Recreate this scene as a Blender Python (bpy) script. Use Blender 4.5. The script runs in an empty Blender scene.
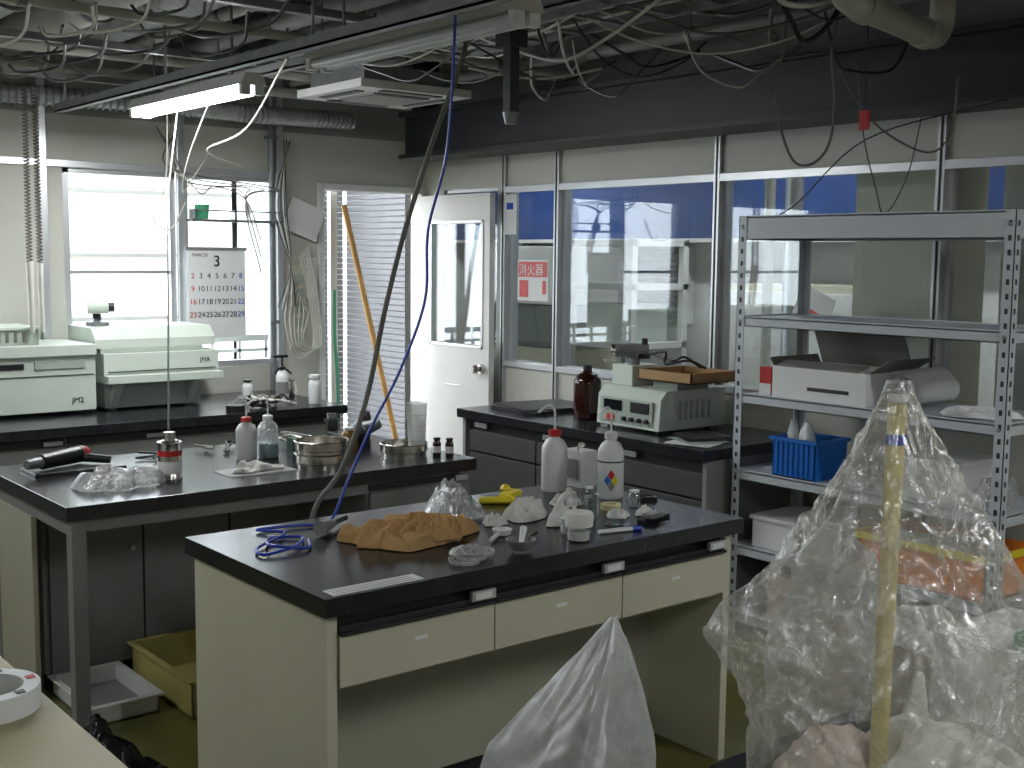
import bpy, bmesh, math, random
from mathutils import Vector, Matrix, noise
random.seed(7)
D=bpy.data; S=bpy.context.scene
PI=math.pi

# ---------------------------------------------------------------- materials
def lin(c):
    c=c/255.0
    return c/12.92 if c<=0.04045 else ((c+0.055)/1.055)**2.4
def rgb(r,g,b): return (lin(r),lin(g),lin(b),1.0)
def sc(c,k): return (min(1,c[0]*k),min(1,c[1]*k),min(1,c[2]*k),1)
def M(name,col,rough=.5,metal=0.0,var=.10,scale=6,bump=0.0,bscale=60,spec=.5,col2=None):
    m=D.materials.new(name); m.use_nodes=True; nt=m.node_tree; n=nt.nodes; l=nt.links
    b=n['Principled BSDF']
    tc=n.new('ShaderNodeTexCoord'); nz=n.new('ShaderNodeTexNoise'); nz.inputs['Scale'].default_value=scale
    nz.inputs['Detail'].default_value=5; l.new(tc.outputs['Object'],nz.inputs['Vector'])
    cr=n.new('ShaderNodeValToRGB'); cr.color_ramp.elements[0].position=.3; cr.color_ramp.elements[1].position=.7
    cr.color_ramp.elements[0].color=sc(col,1-var); cr.color_ramp.elements[1].color=col2 or sc(col,1+var)
    l.new(nz.outputs['Fac'],cr.inputs['Fac']); l.new(cr.outputs['Color'],b.inputs['Base Color'])
    b.inputs['Roughness'].default_value=rough; b.inputs['Metallic'].default_value=metal
    b.inputs['Specular IOR Level'].default_value=spec
    if bump:
        n2=n.new('ShaderNodeTexNoise'); n2.inputs['Scale'].default_value=bscale; n2.inputs['Detail'].default_value=4
        l.new(tc.outputs['Object'],n2.inputs['Vector'])
        bp=n.new('ShaderNodeBump'); bp.inputs['Strength'].default_value=bump; bp.inputs['Distance'].default_value=.01
        l.new(n2.outputs['Fac'],bp.inputs['Height']); l.new(bp.outputs['Normal'],b.inputs['Normal'])
    return m
def emit(name,col,st):
    m=D.materials.new(name); m.use_nodes=True; nt=m.node_tree; nt.nodes.clear()
    e=nt.nodes.new('ShaderNodeEmission'); e.inputs['Color'].default_value=col; e.inputs['Strength'].default_value=st
    o=nt.nodes.new('ShaderNodeOutputMaterial'); nt.links.new(e.outputs[0],o.inputs[0]); return m
def glassy(name,tint=(.9,.95,.95,1),fac0=.05,rough=.02):
    m=D.materials.new(name); m.use_nodes=True; nt=m.node_tree; nt.nodes.clear(); n=nt.nodes; l=nt.links
    t=n.new('ShaderNodeBsdfTransparent'); t.inputs[0].default_value=tint
    g=n.new('ShaderNodeBsdfGlossy'); g.inputs['Roughness'].default_value=rough
    lw=n.new('ShaderNodeLayerWeight'); lw.inputs[0].default_value=.5
    pw=n.new('ShaderNodeMath'); pw.operation='POWER'; pw.inputs[1].default_value=4; l.new(lw.outputs['Facing'],pw.inputs[0])
    ml=n.new('ShaderNodeMath'); ml.operation='MULTIPLY_ADD'; ml.inputs[1].default_value=.8; ml.inputs[2].default_value=fac0; l.new(pw.outputs[0],ml.inputs[0])
    mx=n.new('ShaderNodeMixShader'); l.new(ml.outputs[0],mx.inputs[0]); l.new(t.outputs[0],mx.inputs[1]); l.new(g.outputs[0],mx.inputs[2])
    o=n.new('ShaderNodeOutputMaterial'); l.new(mx.outputs[0],o.inputs[0]); return m
def film(name,col,op0,op1,rough=.3,scale=14,bump=.3,gl=.3,edge=.45,crk=0.0,cs=12):
    """thin crinkled polythene: transparent / translucent / glossy mix"""
    m=D.materials.new(name); m.use_nodes=True; nt=m.node_tree; nt.nodes.clear(); n=nt.nodes; l=nt.links
    tc=n.new('ShaderNodeTexCoord'); nz=n.new('ShaderNodeTexNoise'); nz.inputs['Scale'].default_value=scale
    nz.inputs['Detail'].default_value=6; nz.inputs['Distortion'].default_value=1.5; l.new(tc.outputs['Object'],nz.inputs['Vector'])
    mp=n.new('ShaderNodeVectorMath'); mp.operation='MULTIPLY_ADD'; mp.inputs[1].default_value=(.35,.35,.35)
    l.new(nz.outputs['Color'],mp.inputs[0]); l.new(tc.outputs['Object'],mp.inputs[2])
    vo=n.new('ShaderNodeTexVoronoi'); vo.feature='DISTANCE_TO_EDGE'; vo.inputs['Scale'].default_value=cs; l.new(mp.outputs[0],vo.inputs['Vector'])
    vr=n.new('ShaderNodeMapRange'); vr.inputs[1].default_value=0; vr.inputs[2].default_value=.10; vr.inputs[3].default_value=crk; vr.inputs[4].default_value=0
    l.new(vo.outputs['Distance'],vr.inputs[0])
    hs=n.new('ShaderNodeMath'); hs.operation='MULTIPLY_ADD'; hs.inputs[1].default_value=2.0; l.new(vr.outputs[0],hs.inputs[0]); l.new(nz.outputs['Fac'],hs.inputs[2])
    bp=n.new('ShaderNodeBump'); bp.inputs['Strength'].default_value=bump; bp.inputs['Distance'].default_value=.012
    l.new(hs.outputs[0],bp.inputs['Height'])
    t=n.new('ShaderNodeBsdfTransparent'); t.inputs[0].default_value=(.97,.97,.96,1)
    g=n.new('ShaderNodeBsdfGlossy'); g.inputs['Roughness'].default_value=rough; l.new(bp.outputs[0],g.inputs['Normal'])
    d=n.new('ShaderNodeBsdfDiffuse'); d.inputs[0].default_value=col
    tr=n.new('ShaderNodeBsdfTranslucent'); tr.inputs[0].default_value=col
    m1=n.new('ShaderNodeMixShader'); m1.inputs[0].default_value=.5; l.new(d.outputs[0],m1.inputs[1]); l.new(tr.outputs[0],m1.inputs[2])
    m2=n.new('ShaderNodeMixShader'); m2.inputs[0].default_value=gl; l.new(m1.outputs[0],m2.inputs[1]); l.new(g.outputs[0],m2.inputs[2])
    mr=n.new('ShaderNodeMapRange'); mr.inputs[1].default_value=.35; mr.inputs[2].default_value=.7
    mr.inputs[3].default_value=op0; mr.inputs[4].default_value=op1; l.new(nz.outputs['Fac'],mr.inputs[0])
    lw=n.new('ShaderNodeLayerWeight'); lw.inputs[0].default_value=.3; l.new(bp.outputs[0],lw.inputs['Normal'])
    ad=n.new('ShaderNodeMath'); ad.operation='ADD'; ad.use_clamp=True
    ml=n.new('ShaderNodeMath'); ml.operation='MULTIPLY'; ml.inputs[1].default_value=edge; l.new(lw.outputs['Facing'],ml.inputs[0])
    l.new(mr.outputs[0],ad.inputs[0]); l.new(ml.outputs[0],ad.inputs[1])
    a2=n.new('ShaderNodeMath'); a2.operation='ADD'; a2.use_clamp=True; l.new(ad.outputs[0],a2.inputs[0]); l.new(vr.outputs[0],a2.inputs[1])
    mx=n.new('ShaderNodeMixShader'); l.new(a2.outputs[0],mx.inputs[0]); l.new(t.outputs[0],mx.inputs[1]); l.new(m2.outputs[0],mx.inputs[2])
    o=n.new('ShaderNodeOutputMaterial'); l.new(mx.outputs[0],o.inputs[0]); return m

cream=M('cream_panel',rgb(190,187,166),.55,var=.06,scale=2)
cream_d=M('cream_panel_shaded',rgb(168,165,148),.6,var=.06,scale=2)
wallp=M('partition_panel',rgb(182,182,172),.6,var=.05,scale=1.5)
white=M('white_paint',rgb(210,211,208),.45,var=.03)
offw=M('instrument_shell',rgb(194,203,192),.4,var=.03)
offw2=M('instrument_shell_dark',rgb(158,169,158),.45,var=.03)
greypan=M('grey_panel',rgb(124,125,122),.5,var=.06,scale=2)
black=M('black_benchtop',rgb(30,32,36),.21,var=.35,scale=9,bump=.03,bscale=120)
blackm=M('black_plastic',rgb(22,22,24),.4,var=.2)
dark=M('ceiling_slab_concrete',rgb(96,95,91),.85,var=.25,scale=3)
darkst=M('dark_steel',rgb(30,31,35),.5,var=.2,scale=5)
alu=M('aluminium',rgb(190,192,194),.35,metal=.6,var=.05)
steel=M('stainless_steel',rgb(200,196,188),.22,metal=1,var=.08,scale=30)
galv=M('galvanised',rgb(124,127,129),.45,metal=.4,var=.15,scale=18)
pipeg=M('pipe_grey',rgb(118,119,115),.55,var=.12,scale=9)
pipel=M('pipe_light',rgb(168,167,157),.5,var=.12,scale=6)
lag=M('foil_lagging',rgb(165,166,164),.4,metal=.45,var=.2,scale=25,bump=.5,bscale=45)
rackm=M('rack_grey',rgb(182,188,193),.45,var=.05,scale=4)
floorm=M('floor_paint_green',rgb(98,96,50),.24,var=.28,scale=3,bump=.05,bscale=30)
red=M('red_plastic',rgb(190,34,34),.4)
blue=M('blue_plastic',rgb(22,104,190),.4)
bluec=M('blue_cable',rgb(26,60,170),.4)
bluew=M('blue_fascia',rgb(30,62,122),.5,var=.1)
orange=M('orange_plastic',rgb(230,130,40),.45)
yellow=M('yellow_plastic',rgb(225,205,40),.45)
ytray=M('yellowed_tray',rgb(176,166,104),.5,var=.15)
brownp=M('kraft_paper',rgb(172,136,88),.85,var=.10,scale=12,bump=.15)
card=M('cardboard',rgb(164,132,92),.8,var=.1)
gcard=M('grey_cardboard',rgb(128,124,118),.8,var=.08)
tissue=M('tissue_white',rgb(208,206,200),.85,var=.08,scale=20,bump=.2)
glove=M('nitrile_grey',rgb(150,150,146),.6,var=.1,scale=14)
paper=M('white_paper',rgb(218,220,219),.8,var=.02)
pe=M('polythene_bottle',rgb(210,213,212),.4,var=.03)
wood=M('pale_wood',rgb(204,156,92),.6,var=.12,scale=10)
pvc=M('yellowed_pvc',rgb(206,192,136),.5,var=.08)
cable=M('grey_cable',rgb(104,102,96),.6)
wcable=M('white_cable',rgb(200,199,190),.5)
green=M('green_plastic',rgb(60,150,110),.5)
shut=M('shutter_grey',rgb(116,118,122),.5,var=.08)
conc=M('concrete',rgb(132,131,126),.8,var=.12,scale=3,bump=.2)
pale=M('pale_facade',rgb(236,233,222),.8,var=.05)
tablem=M('beige_tabletop',rgb(164,156,120),.5,var=.08,scale=5)
styro=M('styrofoam',rgb(226,227,225),.8,var=.03,bump=.2,bscale=150)
pinkp=M('pinkish_packing',rgb(200,186,176),.8,var=.12,scale=7)
amber=M('amber_glass',rgb(46,18,10),.08,var=.2)
tube_on=emit('tube_lit',(.97,.99,1,1),36)
tube_off=M('tube_unlit',rgb(200,204,206),.3,var=.02)
glass=glassy('window_glass',(.93,.96,.97,1),.05)
glassc=glassy('clear_glassware',(.86,.9,.9,1),.14,.05)
filmc=film('clear_polythene',rgb(216,213,205),.14,.30,.24,6,.5,.40,.34,.20,9)
filmw=film('milky_polythene',rgb(218,221,220),.36,.56,.35,6,.3,.22,.35,.06,9)
foil=film('silver_film',rgb(212,213,213),.35,.75,.2,14,.5,.45,.4,.2,26)
bblk=M('black_bin_liner',rgb(16,16,18),.22,var=.2,bump=.5,bscale=25)

# ---------------------------------------------------------------- builder
def tri(t): return abs((t%1.0)-.5)*2
class B:
    def __init__(s,name): s.name=name; s.bm=bmesh.new(); s.mats=[]
    def mi(s,m):
        if m not in s.mats: s.mats.append(m)
        return s.mats.index(m)
    def face(s,vs,m,sm=False):
        try: f=s.bm.faces.new(vs)
        except ValueError: return
        f.material_index=s.mi(m); f.smooth=sm; return f
    def box(s,x0,x1,y0,y1,z0,z1,m,rz=0,c=None,rx=0,ry=0):
        P=[Vector(p) for p in ((x0,y0,z0),(x1,y0,z0),(x1,y1,z0),(x0,y1,z0),(x0,y0,z1),(x1,y0,z1),(x1,y1,z1),(x0,y1,z1))]
        if rz or rx or ry:
            c=Vector(c) if c else Vector(((x0+x1)/2,(y0+y1)/2,(z0+z1)/2))
            R=Matrix.Rotation(rz,3,'Z')@Matrix.Rotation(ry,3,'Y')@Matrix.Rotation(rx,3,'X')
            P=[R@(p-c)+c for p in P]
        v=[s.bm.verts.new(p) for p in P]
        for q in ((3,2,1,0),(4,5,6,7),(0,1,5,4),(1,2,6,5),(2,3,7,6),(3,0,4,7)): s.face([v[i] for i in q],m)
        return s
    def prism(s,pts,axis,a0,a1,m):
        def mk(p,a):
            return {'x':(a,p[0],p[1]),'y':(p[0],a,p[1]),'z':(p[0],p[1],a)}[axis]
        A=[s.bm.verts.new(mk(p,a0)) for p in pts]; C=[s.bm.verts.new(mk(p,a1)) for p in pts]
        n=len(pts); s.face(A[::-1],m); s.face(C,m)
        for i in range(n): s.face([A[i],A[(i+1)%n],C[(i+1)%n],C[i]],m)
        return s
    def cyl(s,p0,p1,r0,m,r1=None,n=20,caps=True):
        p0=Vector(p0);p1=Vector(p1); r1=r0 if r1 is None else r1
        d=(p1-p0).normalized(); a=d.orthogonal().normalized(); b=d.cross(a)
        A=[];C=[]
        for i in range(n):
            t=2*PI*i/n; o=a*math.cos(t)+b*math.sin(t)
            A.append(s.bm.verts.new(p0+o*r0)); C.append(s.bm.verts.new(p1+o*r1))
        for i in range(n): s.face([A[i],A[(i+1)%n],C[(i+1)%n],C[i]],m,True)
        if caps: s.face(A[::-1],m); s.face(C,m)
        return s
    def lathe(s,x,y,z,prof,m,n=28):
        R=[]
        for r,h in prof:
            if r<1e-5: R.append([s.bm.verts.new((x,y,z+h))])
            else: R.append([s.bm.verts.new((x+r*math.cos(2*PI*i/n),y+r*math.sin(2*PI*i/n),z+h)) for i in range(n)])
        for A,C in zip(R,R[1:]):
            for i in range(n):
                j=(i+1)%n
                if len(A)==1 and len(C)==1: continue
                if len(A)==1: s.face([A[0],C[j],C[i]],m,True)
                elif len(C)==1: s.face([A[i],A[j],C[0]],m,True)
                else: s.face([A[i],A[j],C[j],C[i]],m,True)
        return s
    def tube(s,pts,r,m,n=8,sub=8,closed=False):
        P=[Vector(p) for p in pts]; Q=[]
        if sub>1 and len(P)>2:
            E=[P[0]*2-P[1]]+P+[P[-1]*2-P[-2]]
            for i in range(1,len(E)-2):
                a,b,c,d=E[i-1:i+3]
                for k in range(sub):
                    t=k/sub
                    Q.append(.5*((2*b)+(c-a)*t+(2*a-5*b+4*c-d)*t*t+(3*b-a-3*c+d)*t**3))
            Q.append(P[-1])
        else: Q=P
        R=[];up=None
        for i,q in enumerate(Q):
            d=(Q[min(i+1,len(Q)-1)]-Q[max(i-1,0)])
            d=d.normalized() if d.length>1e-7 else Vector((0,0,1))
            if up is None: up=d.orthogonal().normalized()
            up=(up-d*up.dot(d)); up=up.normalized() if up.length>1e-6 else d.orthogonal().normalized()
            b=d.cross(up)
            R.append([s.bm.verts.new(q+(up*math.cos(2*PI*k/n)+b*math.sin(2*PI*k/n))*r) for k in range(n)])
        for A,C in zip(R,R[1:]):
            for k in range(n): s.face([A[k],A[(k+1)%n],C[(k+1)%n],C[k]],m,True)
        s.face(R[0][::-1],m); s.face(R[-1],m)
        return s
    def grid(s,fn,nu,nv,m,sm=True,wrap=False):
        V=[[s.bm.verts.new(fn(i/(nu if wrap else nu-1),j/(nv-1))) for i in range(nu)] for j in range(nv)]
        for j in range(nv-1):
            for i in range(nu if wrap else nu-1):
                k=(i+1)%nu
                s.face([V[j][i],V[j][k],V[j+1][k],V[j+1][i]],m,sm)
        return s
    def crumple(s,cx,cy,z,sx,sy,h,m,seed=0,n=50,out=.25,freq=1.0,rot=0,sm=True,dome=.5,angular=False,ep=5,warp=.30,decay=.42,nf=8):
        """a folded, creased sheet or wad resting on a surface"""
        rg=random.Random(int(seed*97)+5)
        F=[(rg.uniform(0,PI),(.55+.36*i)*freq,rg.random(),1/(1+decay*i)) for i in range(nf)]
        W=sum(f[3] for f in F)
        def fn(u,v):
            a=u*2-1;b=v*2-1
            x=a*math.sqrt(1-b*b/2); y=b*math.sqrt(1-a*a/2); r=min(1,math.hypot(x,y)); th=math.atan2(y,x)
            if angular: k=1+out*(tri(th*3/(2*PI)*1.0+seed*.37)-.5)+.5*out*(tri(th*7/(2*PI)+seed*.61)-.5)+.10*noise.noise(Vector((math.cos(th)*3+seed,math.sin(th)*3,0)))
            else: k=1+out*noise.noise(Vector((math.cos(th)*1.3+seed,math.sin(th)*1.3,seed*.7)))*1.8
            wx=x+warp*noise.noise(Vector((x*1.7+seed,y*1.7,1))); wy=y+warp*noise.noise(Vector((x*1.7,y*1.7+seed,5)))
            f=0
            for (an,fr,ph,w) in F: f+=w*tri((wx*math.cos(an)+wy*math.sin(an))*fr+ph)
            f/=W
            g=max(0,min(1,(f-.22)/.56))
            env=(1-r**ep)
            zz=h*(g+.3*(1-r*r)*dome)*env+.2*h*tri(th*5/(2*PI)+seed)*r**3*(1-r**14)+.003
            X=x*k*sx/2; Y=y*k*sy/2
            X+=.10*sx*(g-.5)*noise.noise(Vector((x*3,y*3,seed)))*(1-r**6); Y+=.10*sy*(g-.5)*noise.noise(Vector((x*3+7,y*3,seed)))*(1-r**6)
            return (cx+X*math.cos(rot)-Y*math.sin(rot),cy+X*math.sin(rot)+Y*math.cos(rot),z+zz)
        return s.grid(fn,n,n,m,sm=sm)
    def bag(s,base,tip,prof,m,seed=0,nu=120,nv=90,pleat=.16,lobes=(),squash=1.0,fine=.2):
        base=Vector(base);tip=Vector(tip); rg=random.Random(int(seed*10))
        G=[(rg.choice([-1,1])*rg.randint(2,5),rg.uniform(-2.2,2.2),rg.random(),1.0) for _ in range(3)]
        G+=[(rg.choice([-1,1])*rg.randint(5,11),rg.uniform(-5,5),rg.random(),.5) for _ in range(4)]
        G+=[(rg.choice([-1,1])*rg.randint(9,20),rg.uniform(-14,14),rg.random(),fine) for _ in range(6)]
        W=sum(g[3] for g in G)
        def R(t):
            for (a,ra),(b,rb) in zip(prof,prof[1:]):
                if t<=b:
                    f=(t-a)/(b-a); return ra+(rb-ra)*f
            return prof[-1][1]
        def fn(u,v):
            th=2*PI*u; t=v
            c=tip.lerp(base,t); r=R(t); cs=Vector((math.cos(th),math.sin(th),0))
            wn=.35*noise.noise(Vector((cs.x*1.5+seed,cs.y*1.5,t*3)))
            wu=.06*noise.noise(Vector((cs.x*2+seed,cs.y*2,t*5+3)))
            f=0
            for k,mm,ph,w in G: f+=w*tri(k*(u+wu)+mm*(t+wn*.5)+ph)
            f=f/W-.5
            lo=noise.noise(Vector((cs.x*1.1+seed,cs.y*1.1,t*2.2)))
            rr=r*(1+pleat*3.2*f*min(1,t*4+.3)+.35*lo*min(1,t*3))
            for (lt,l0,am,wd) in lobes:
                da=(th-lt+PI)%(2*PI)-PI
                rr+=am*math.exp(-(da/.42)**2)*math.exp(-((t-l0)/wd)**2)
            return (c.x+cs.x*rr,c.y+cs.y*rr*squash,c.z+(.05*f if .05<t<.97 else 0))
        return s.grid(fn,nu,nv,m,True,True)
    def done(s,bevel=0,loc=None):
        bm=s.bm; bm.normal_update()
        for e in bm.edges:
            if len(e.link_faces)==2:
                try:
                    if e.calc_face_angle()>math.radians(42): e.smooth=False
                except Exception: pass
        if loc is None:
            xs=[v.co for v in bm.verts]
            loc=Vector(((min(v.x for v in xs)+max(v.x for v in xs))/2,(min(v.y for v in xs)+max(v.y for v in xs))/2,min(v.z for v in xs)))
        loc=Vector(loc)
        bmesh.ops.translate(bm,verts=bm.verts,vec=-loc)
        me=D.meshes.new(s.name); bm.to_mesh(me); bm.free()
        for m in s.mats: me.materials.append(m)
        o=D.objects.new(s.name,me); o.location=loc; S.collection.objects.link(o)
        if bevel:
            b=o.modifiers.new('bevel','BEVEL'); b.width=bevel; b.segments=2; b.limit_method='ANGLE'; b.angle_limit=math.radians(50)
        return o
def text(parent,name,body,loc,rot,size,m,align='LEFT',ext=.0006):
    c=D.curves.new(name,'FONT'); c.body=body; c.size=size; c.extrude=ext; c.align_x=align
    o=D.objects.new(name,c); c.materials.append(m); S.collection.objects.link(o)
    o.parent=parent; o.location=Vector(loc)-parent.location; o.rotation_euler=rot; return o
FY=(PI/2,0,0); FX=(PI/2,0,-PI/2)

# ---------------------------------------------------------------- room shell
XR=4.62; YW=6.60; XL=-1.6; YF=-2.0; ZC=3.1; ZP=2.35
b=B('floor'); b.box(XL-.1,7.5,YF-.1,YW+.1,-.1,0,floorm); b.box(XR,7.5,YW+.1,9.6,-.1,0,floorm); b.done()
b=B('ceiling'); b.box(XL-.1,7.5,YF-.1,YW+.1,ZC,ZC+.1,dark); b.box(XR,7.5,YW+.1,9.6,ZC,ZC+.1,dark)
for i in range(18): b.box(XL,XR,YF+.2+i*.48,YF+.32+i*.48,ZC-.03,ZC,dark)
b.done()
b=B('wall_left'); b.box(XL-.1,XL,YF,YW,0,ZC,wallp); b.done()
b=B('wall_front'); b.box(XL-.1,XR,YF-.1,YF,0,ZC,wallp); b.done()
b=B('wall_back')
Y0,Y1=YW,YW+.1
b.box(XL-.1,.5,Y0,Y1,0,ZP,wallp); b.box(.5,1.85,Y0,Y1,0,.95,wallp); b.box(.5,1.85,Y0,Y1,2.08,ZP,wallp)
b.box(1.85,2.24,Y0,Y1,0,ZP,wallp); b.box(2.24,3.52,Y0,Y1,0,.95,wallp); b.box(2.24,3.52,Y0,Y1,2.08,ZP,wallp)
b.box(3.52,3.84,Y0,Y1,0,ZP,wallp); b.box(3.84,4.57,Y0,Y1,2.02,ZP,wallp); b.box(4.57,XR,Y0,Y1,0,ZP,wallp)
b.box(XL-.1,XR,Y0,Y1,ZP,ZC,conc)
b.done()
b=B('wall_right')
X0,X1=XR,XR+.07
b.box(X0,X1,YF,YW+.1,0,.97,wallp); b.box(X0,X1,YF,YW+.1,2.04,ZP,wallp); b.box(X0,X1,YF,YW+.1,ZP,ZC,conc)
b.box(X0,X1,5.76,5.84,.97,2.04,wallp); b.box(X0,X1,6.4,YW+.1,.97,2.04,wallp); b.box(X0,X1,YF,.4,.97,2.04,wallp)
b.done()
b=B('trim_1')
for y in (5.76,5.27,4.06,2.83,1.62,.4):
    b.box(X0-.022,X0+.09,y-.02,y+.02,0,ZP,alu); b.box(X0-.026,X0-.022,y-.005,y+.005,0,ZP,darkst)
b.box(X0-.02,X0,.4,5.76,2.0,2.04,alu); b.box(X0-.02,X0,.4,5.76,.95,.985,alu)
b.done(.003)
b=B('trim_2')
for x in (2.13,2.90,3.53):
    b.box(x-.022,x+.022,Y0-.03,Y0,0,ZP+.5,alu)
b.box(XL,3.53,Y0-.02,Y0,2.07,2.11,alu); b.box(3.84,4.57,Y0-.02,Y0,2.02,2.06,white)
b.box(3.80,3.84,Y0-.02,Y0+.1,0,2.06,white); b.box(4.565,4.60,Y0-.02,Y0+.1,0,2.06,white)
b.done(.003)
b=B('conduit_pole'); b.cyl((3.47,6.57,.8),(3.47,6.57,ZC),.02,galv)
for z in (1.2,1.8,2.3): b.box(3.44,3.50,6.54,6.6,z,z+.02,galv)
b.done()
k=1
for (x0,x1) in ((.5,1.85),(2.24,2.88),(2.92,3.52)):  # first window is out of view, added to let in more daylight
    b=B('window_%d'%k); k+=1; ym=YW+.03
    for a,c in ((x0,x0+.035),(x1-.035,x1)): b.box(a,c,ym-.02,ym+.03,.95,2.08,alu)
    for a,c in ((.95,.985),(2.045,2.08)): b.box(x0,x1,ym-.02,ym+.03,a,c,alu)
    if x0<2.9: b.box(x0,x1,ym-.012,ym+.02,1.50,1.52,alu)
    b.box(x0+.035,x1-.035,ym,ym+.005,.985,2.045,glass); b.done()
for (y0,y1) in ((5.84,6.4),(5.29,5.74),(4.08,5.25),(2.85,4.04),(1.64,2.81),(.42,1.60)):
    b=B('window_%d'%k); k+=1
    b.box(XR+.03,XR+.035,y0,y1,.97,2.04,glass)
    for a,c in ((y0,y0+.02),(y1-.02,y1)): b.box(XR+.015,XR+.05,a,c,.97,2.04,alu)
    b.box(XR+.015,XR+.05,y0,y1,.97,.99,alu); b.box(XR+.015,XR+.05,y0,y1,2.02,2.04,alu)
    b.done()
b=B('door_1'); x0,x1=4.50,4.54; ya,yb=5.76,6.56
b.box(x0,x1,ya,yb,.02,1.06,white); b.box(x0,x1,ya,yb,1.83,2.0,white)
b.box(x0,x1,ya,5.83,1.06,1.83,white); b.box(x0,x1,6.37,yb,1.06,1.83,white)
b.box(x0+.016,x0+.022,5.83,6.37,1.06,1.83,glass)
for q in ((5.82,5.84,1.05,1.84),(6.36,6.38,1.05,1.84)): b.box(x0-.006,x0,q[0],q[1],q[2],q[3],alu)
for q in ((1.05,1.07),(1.82,1.84)): b.box(x0-.006,x0,5.82,6.38,q[0],q[1],alu)
b.cyl((x0,5.82,.93),(x0-.03,5.82,.93),.03,steel); b.cyl((x0-.03,5.82,.93),(x0-.06,5.82,.93),.015,steel); b.cyl((x0-.055,5.82,.93),(x0-.085,5.82,.93),.03,steel,.022)
b.box(x0-.004,x0,6.05,6.2,.80,.81,alu)
b.done(.003)

# ---------------------------------------------------------------- outside & next room
b=B('exterior_ground'); b.box(-4,4.6,YW+.1,14,-.3,-.12,conc); b.done()
b=B('roller_shutter')
for i in range(68):
    b.prism([(7.55,.04*i),(7.543,.04*i+.006),(7.543,.04*i+.032),(7.55,.04*i+.039)],'x',4.05,4.55,shut)
    b.prism([(4.56,.04*i),(4.553,.04*i+.006),(4.553,.04*i+.032),(4.56,.04*i+.039)],'y',6.75,7.5,shut)
b.box(4.00,4.05,7.5,7.6,-.12,2.75,white); b.box(4.0,4.56,7.4,7.6,2.7,2.9,white); b.done()
b=B('facing_building'); b.box(2.6,9,10.5,11,-.3,2.4,pale)
for i in range(5): b.box(2.6,9,10.46,10.5,-.1+i*.56,-.07+i*.56,conc)
b.done()
b=B('balcony_rail')
b.box(1.6,3.8,7.2,7.24,1.05,1.09,alu); b.box(1.6,3.8,7.2,7.24,.98,1.0,alu)
for i in range(12): b.box(1.65+i*.19,1.67+i*.19,7.2,7.22,-.12,1.05,alu)
b.done()
b=B('window_shelf'); b.box(2.93,3.5,YW-.10,YW-.025,1.80,1.815,galv); b.box(2.93,3.5,YW-.10,YW-.09,1.86,1.868,galv)
for x in (2.95,3.2,3.48): b.box(x-.004,x+.004,YW-.10,YW-.025,1.80,1.87,galv)
b.done()
b=B('green_cup'); b.lathe(3.01,YW-.06,1.817,[(0,0),(.035,0),(.042,.08),(.038,.08),(.032,.01),(0,.01)],green); b.done()

b=B('wall_far'); b.box(7.2,7.3,YF,9.6,0,ZC,white); b.box(X1,7.2,9.5,9.6,0,ZC,white); b.box(X1,7.3,YF-.1,YF,0,ZC,white)
b.box(X1,X1+.05,YW+.1,9.6,0,ZC,white); b.done()
b=B('blue_fascia_beam'); b.box(6.9,7.2,YF,9.45,1.76,2.6,bluew); b.box(6.88,6.9,YF,9.45,1.74,1.77,white); b.done()
b=B('louvre_window')
for i in range(14): b.box(7.12,7.17,6.6,9.2,1.15+i*.042,1.155+i*.042,galv,ry=.5)
b.box(7.17,7.19,6.6,9.2,1.12,1.74,greypan)
for a in (6.55,7.25,7.9,8.6,9.2): b.box(7.1,7.19,a,a+.05,1.1,1.74,white)
b.done()
b=B('concrete_pillar'); b.box(4.9,5.2,2.95,3.45,0,ZC,cream); b.done()
b=B('white_locker'); b.box(6.5,7.1,4.5,5.6,0,1.45,cream); b.box(6.48,6.5,4.52,5.04,.06,1.4,white); b.box(6.48,6.5,5.06,5.58,.06,1.4,white)
b.box(6.46,6.48,4.98,5.0,.7,.85,darkst); b.box(6.46,6.48,5.1,5.12,.7,.85,darkst); b.done(.004)
b=B('steel_frame_cabinet')
for y in (5.75,6.35):
    for x in (5.7,6.2): b.box(x,x+.05,y,y+.05,0,1.75,white)
for z in (.5,1.0,1.4,1.7): b.box(5.7,6.25,5.75,6.40,z,z+.04,white)
b.box(5.8,6.15,5.85,6.3,1.04,1.3,offw); b.box(5.8,6.15,5.85,6.3,.54,.8,offw2)
b.done()
b=B('white_fume_hood'); b.box(6.1,6.85,6.9,8.0,0,.9,cream); b.box(6.2,6.85,6.9,8.0,.9,1.25,greypan); b.box(6.1,6.85,6.9,8.0,1.25,1.7,white); b.box(6.09,6.1,6.95,7.95,.95,1.24,glassc); b.done(.005)
b=B('duct_riser'); b.cyl((5.4,4.2,0),(5.4,4.2,ZC),.05,alu); b.cyl((5.5,4.45,0),(5.5,4.45,ZC),.03,wcable); b.done()
b=B('electrical_panel'); b.box(5.0,5.15,2.05,2.65,1.45,1.95,offw2); b.box(4.985,5.0,2.08,2.62,1.48,1.92,cream)
for i in range(7): b.cyl((5.07,2.1+i*.08,1.95),(5.07,2.1+i*.08,ZC-.6),.012,cable)
b.box(5.02,5.15,2.3,2.4,0,1.45,offw2)
b.box(4.975,4.985,2.5,2.53,1.65,1.75,darkst); b.done(.004)
b=B('white_back_panel'); b.box(5.25,5.3,.6,2.9,0,2.4,white); b.done()

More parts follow.
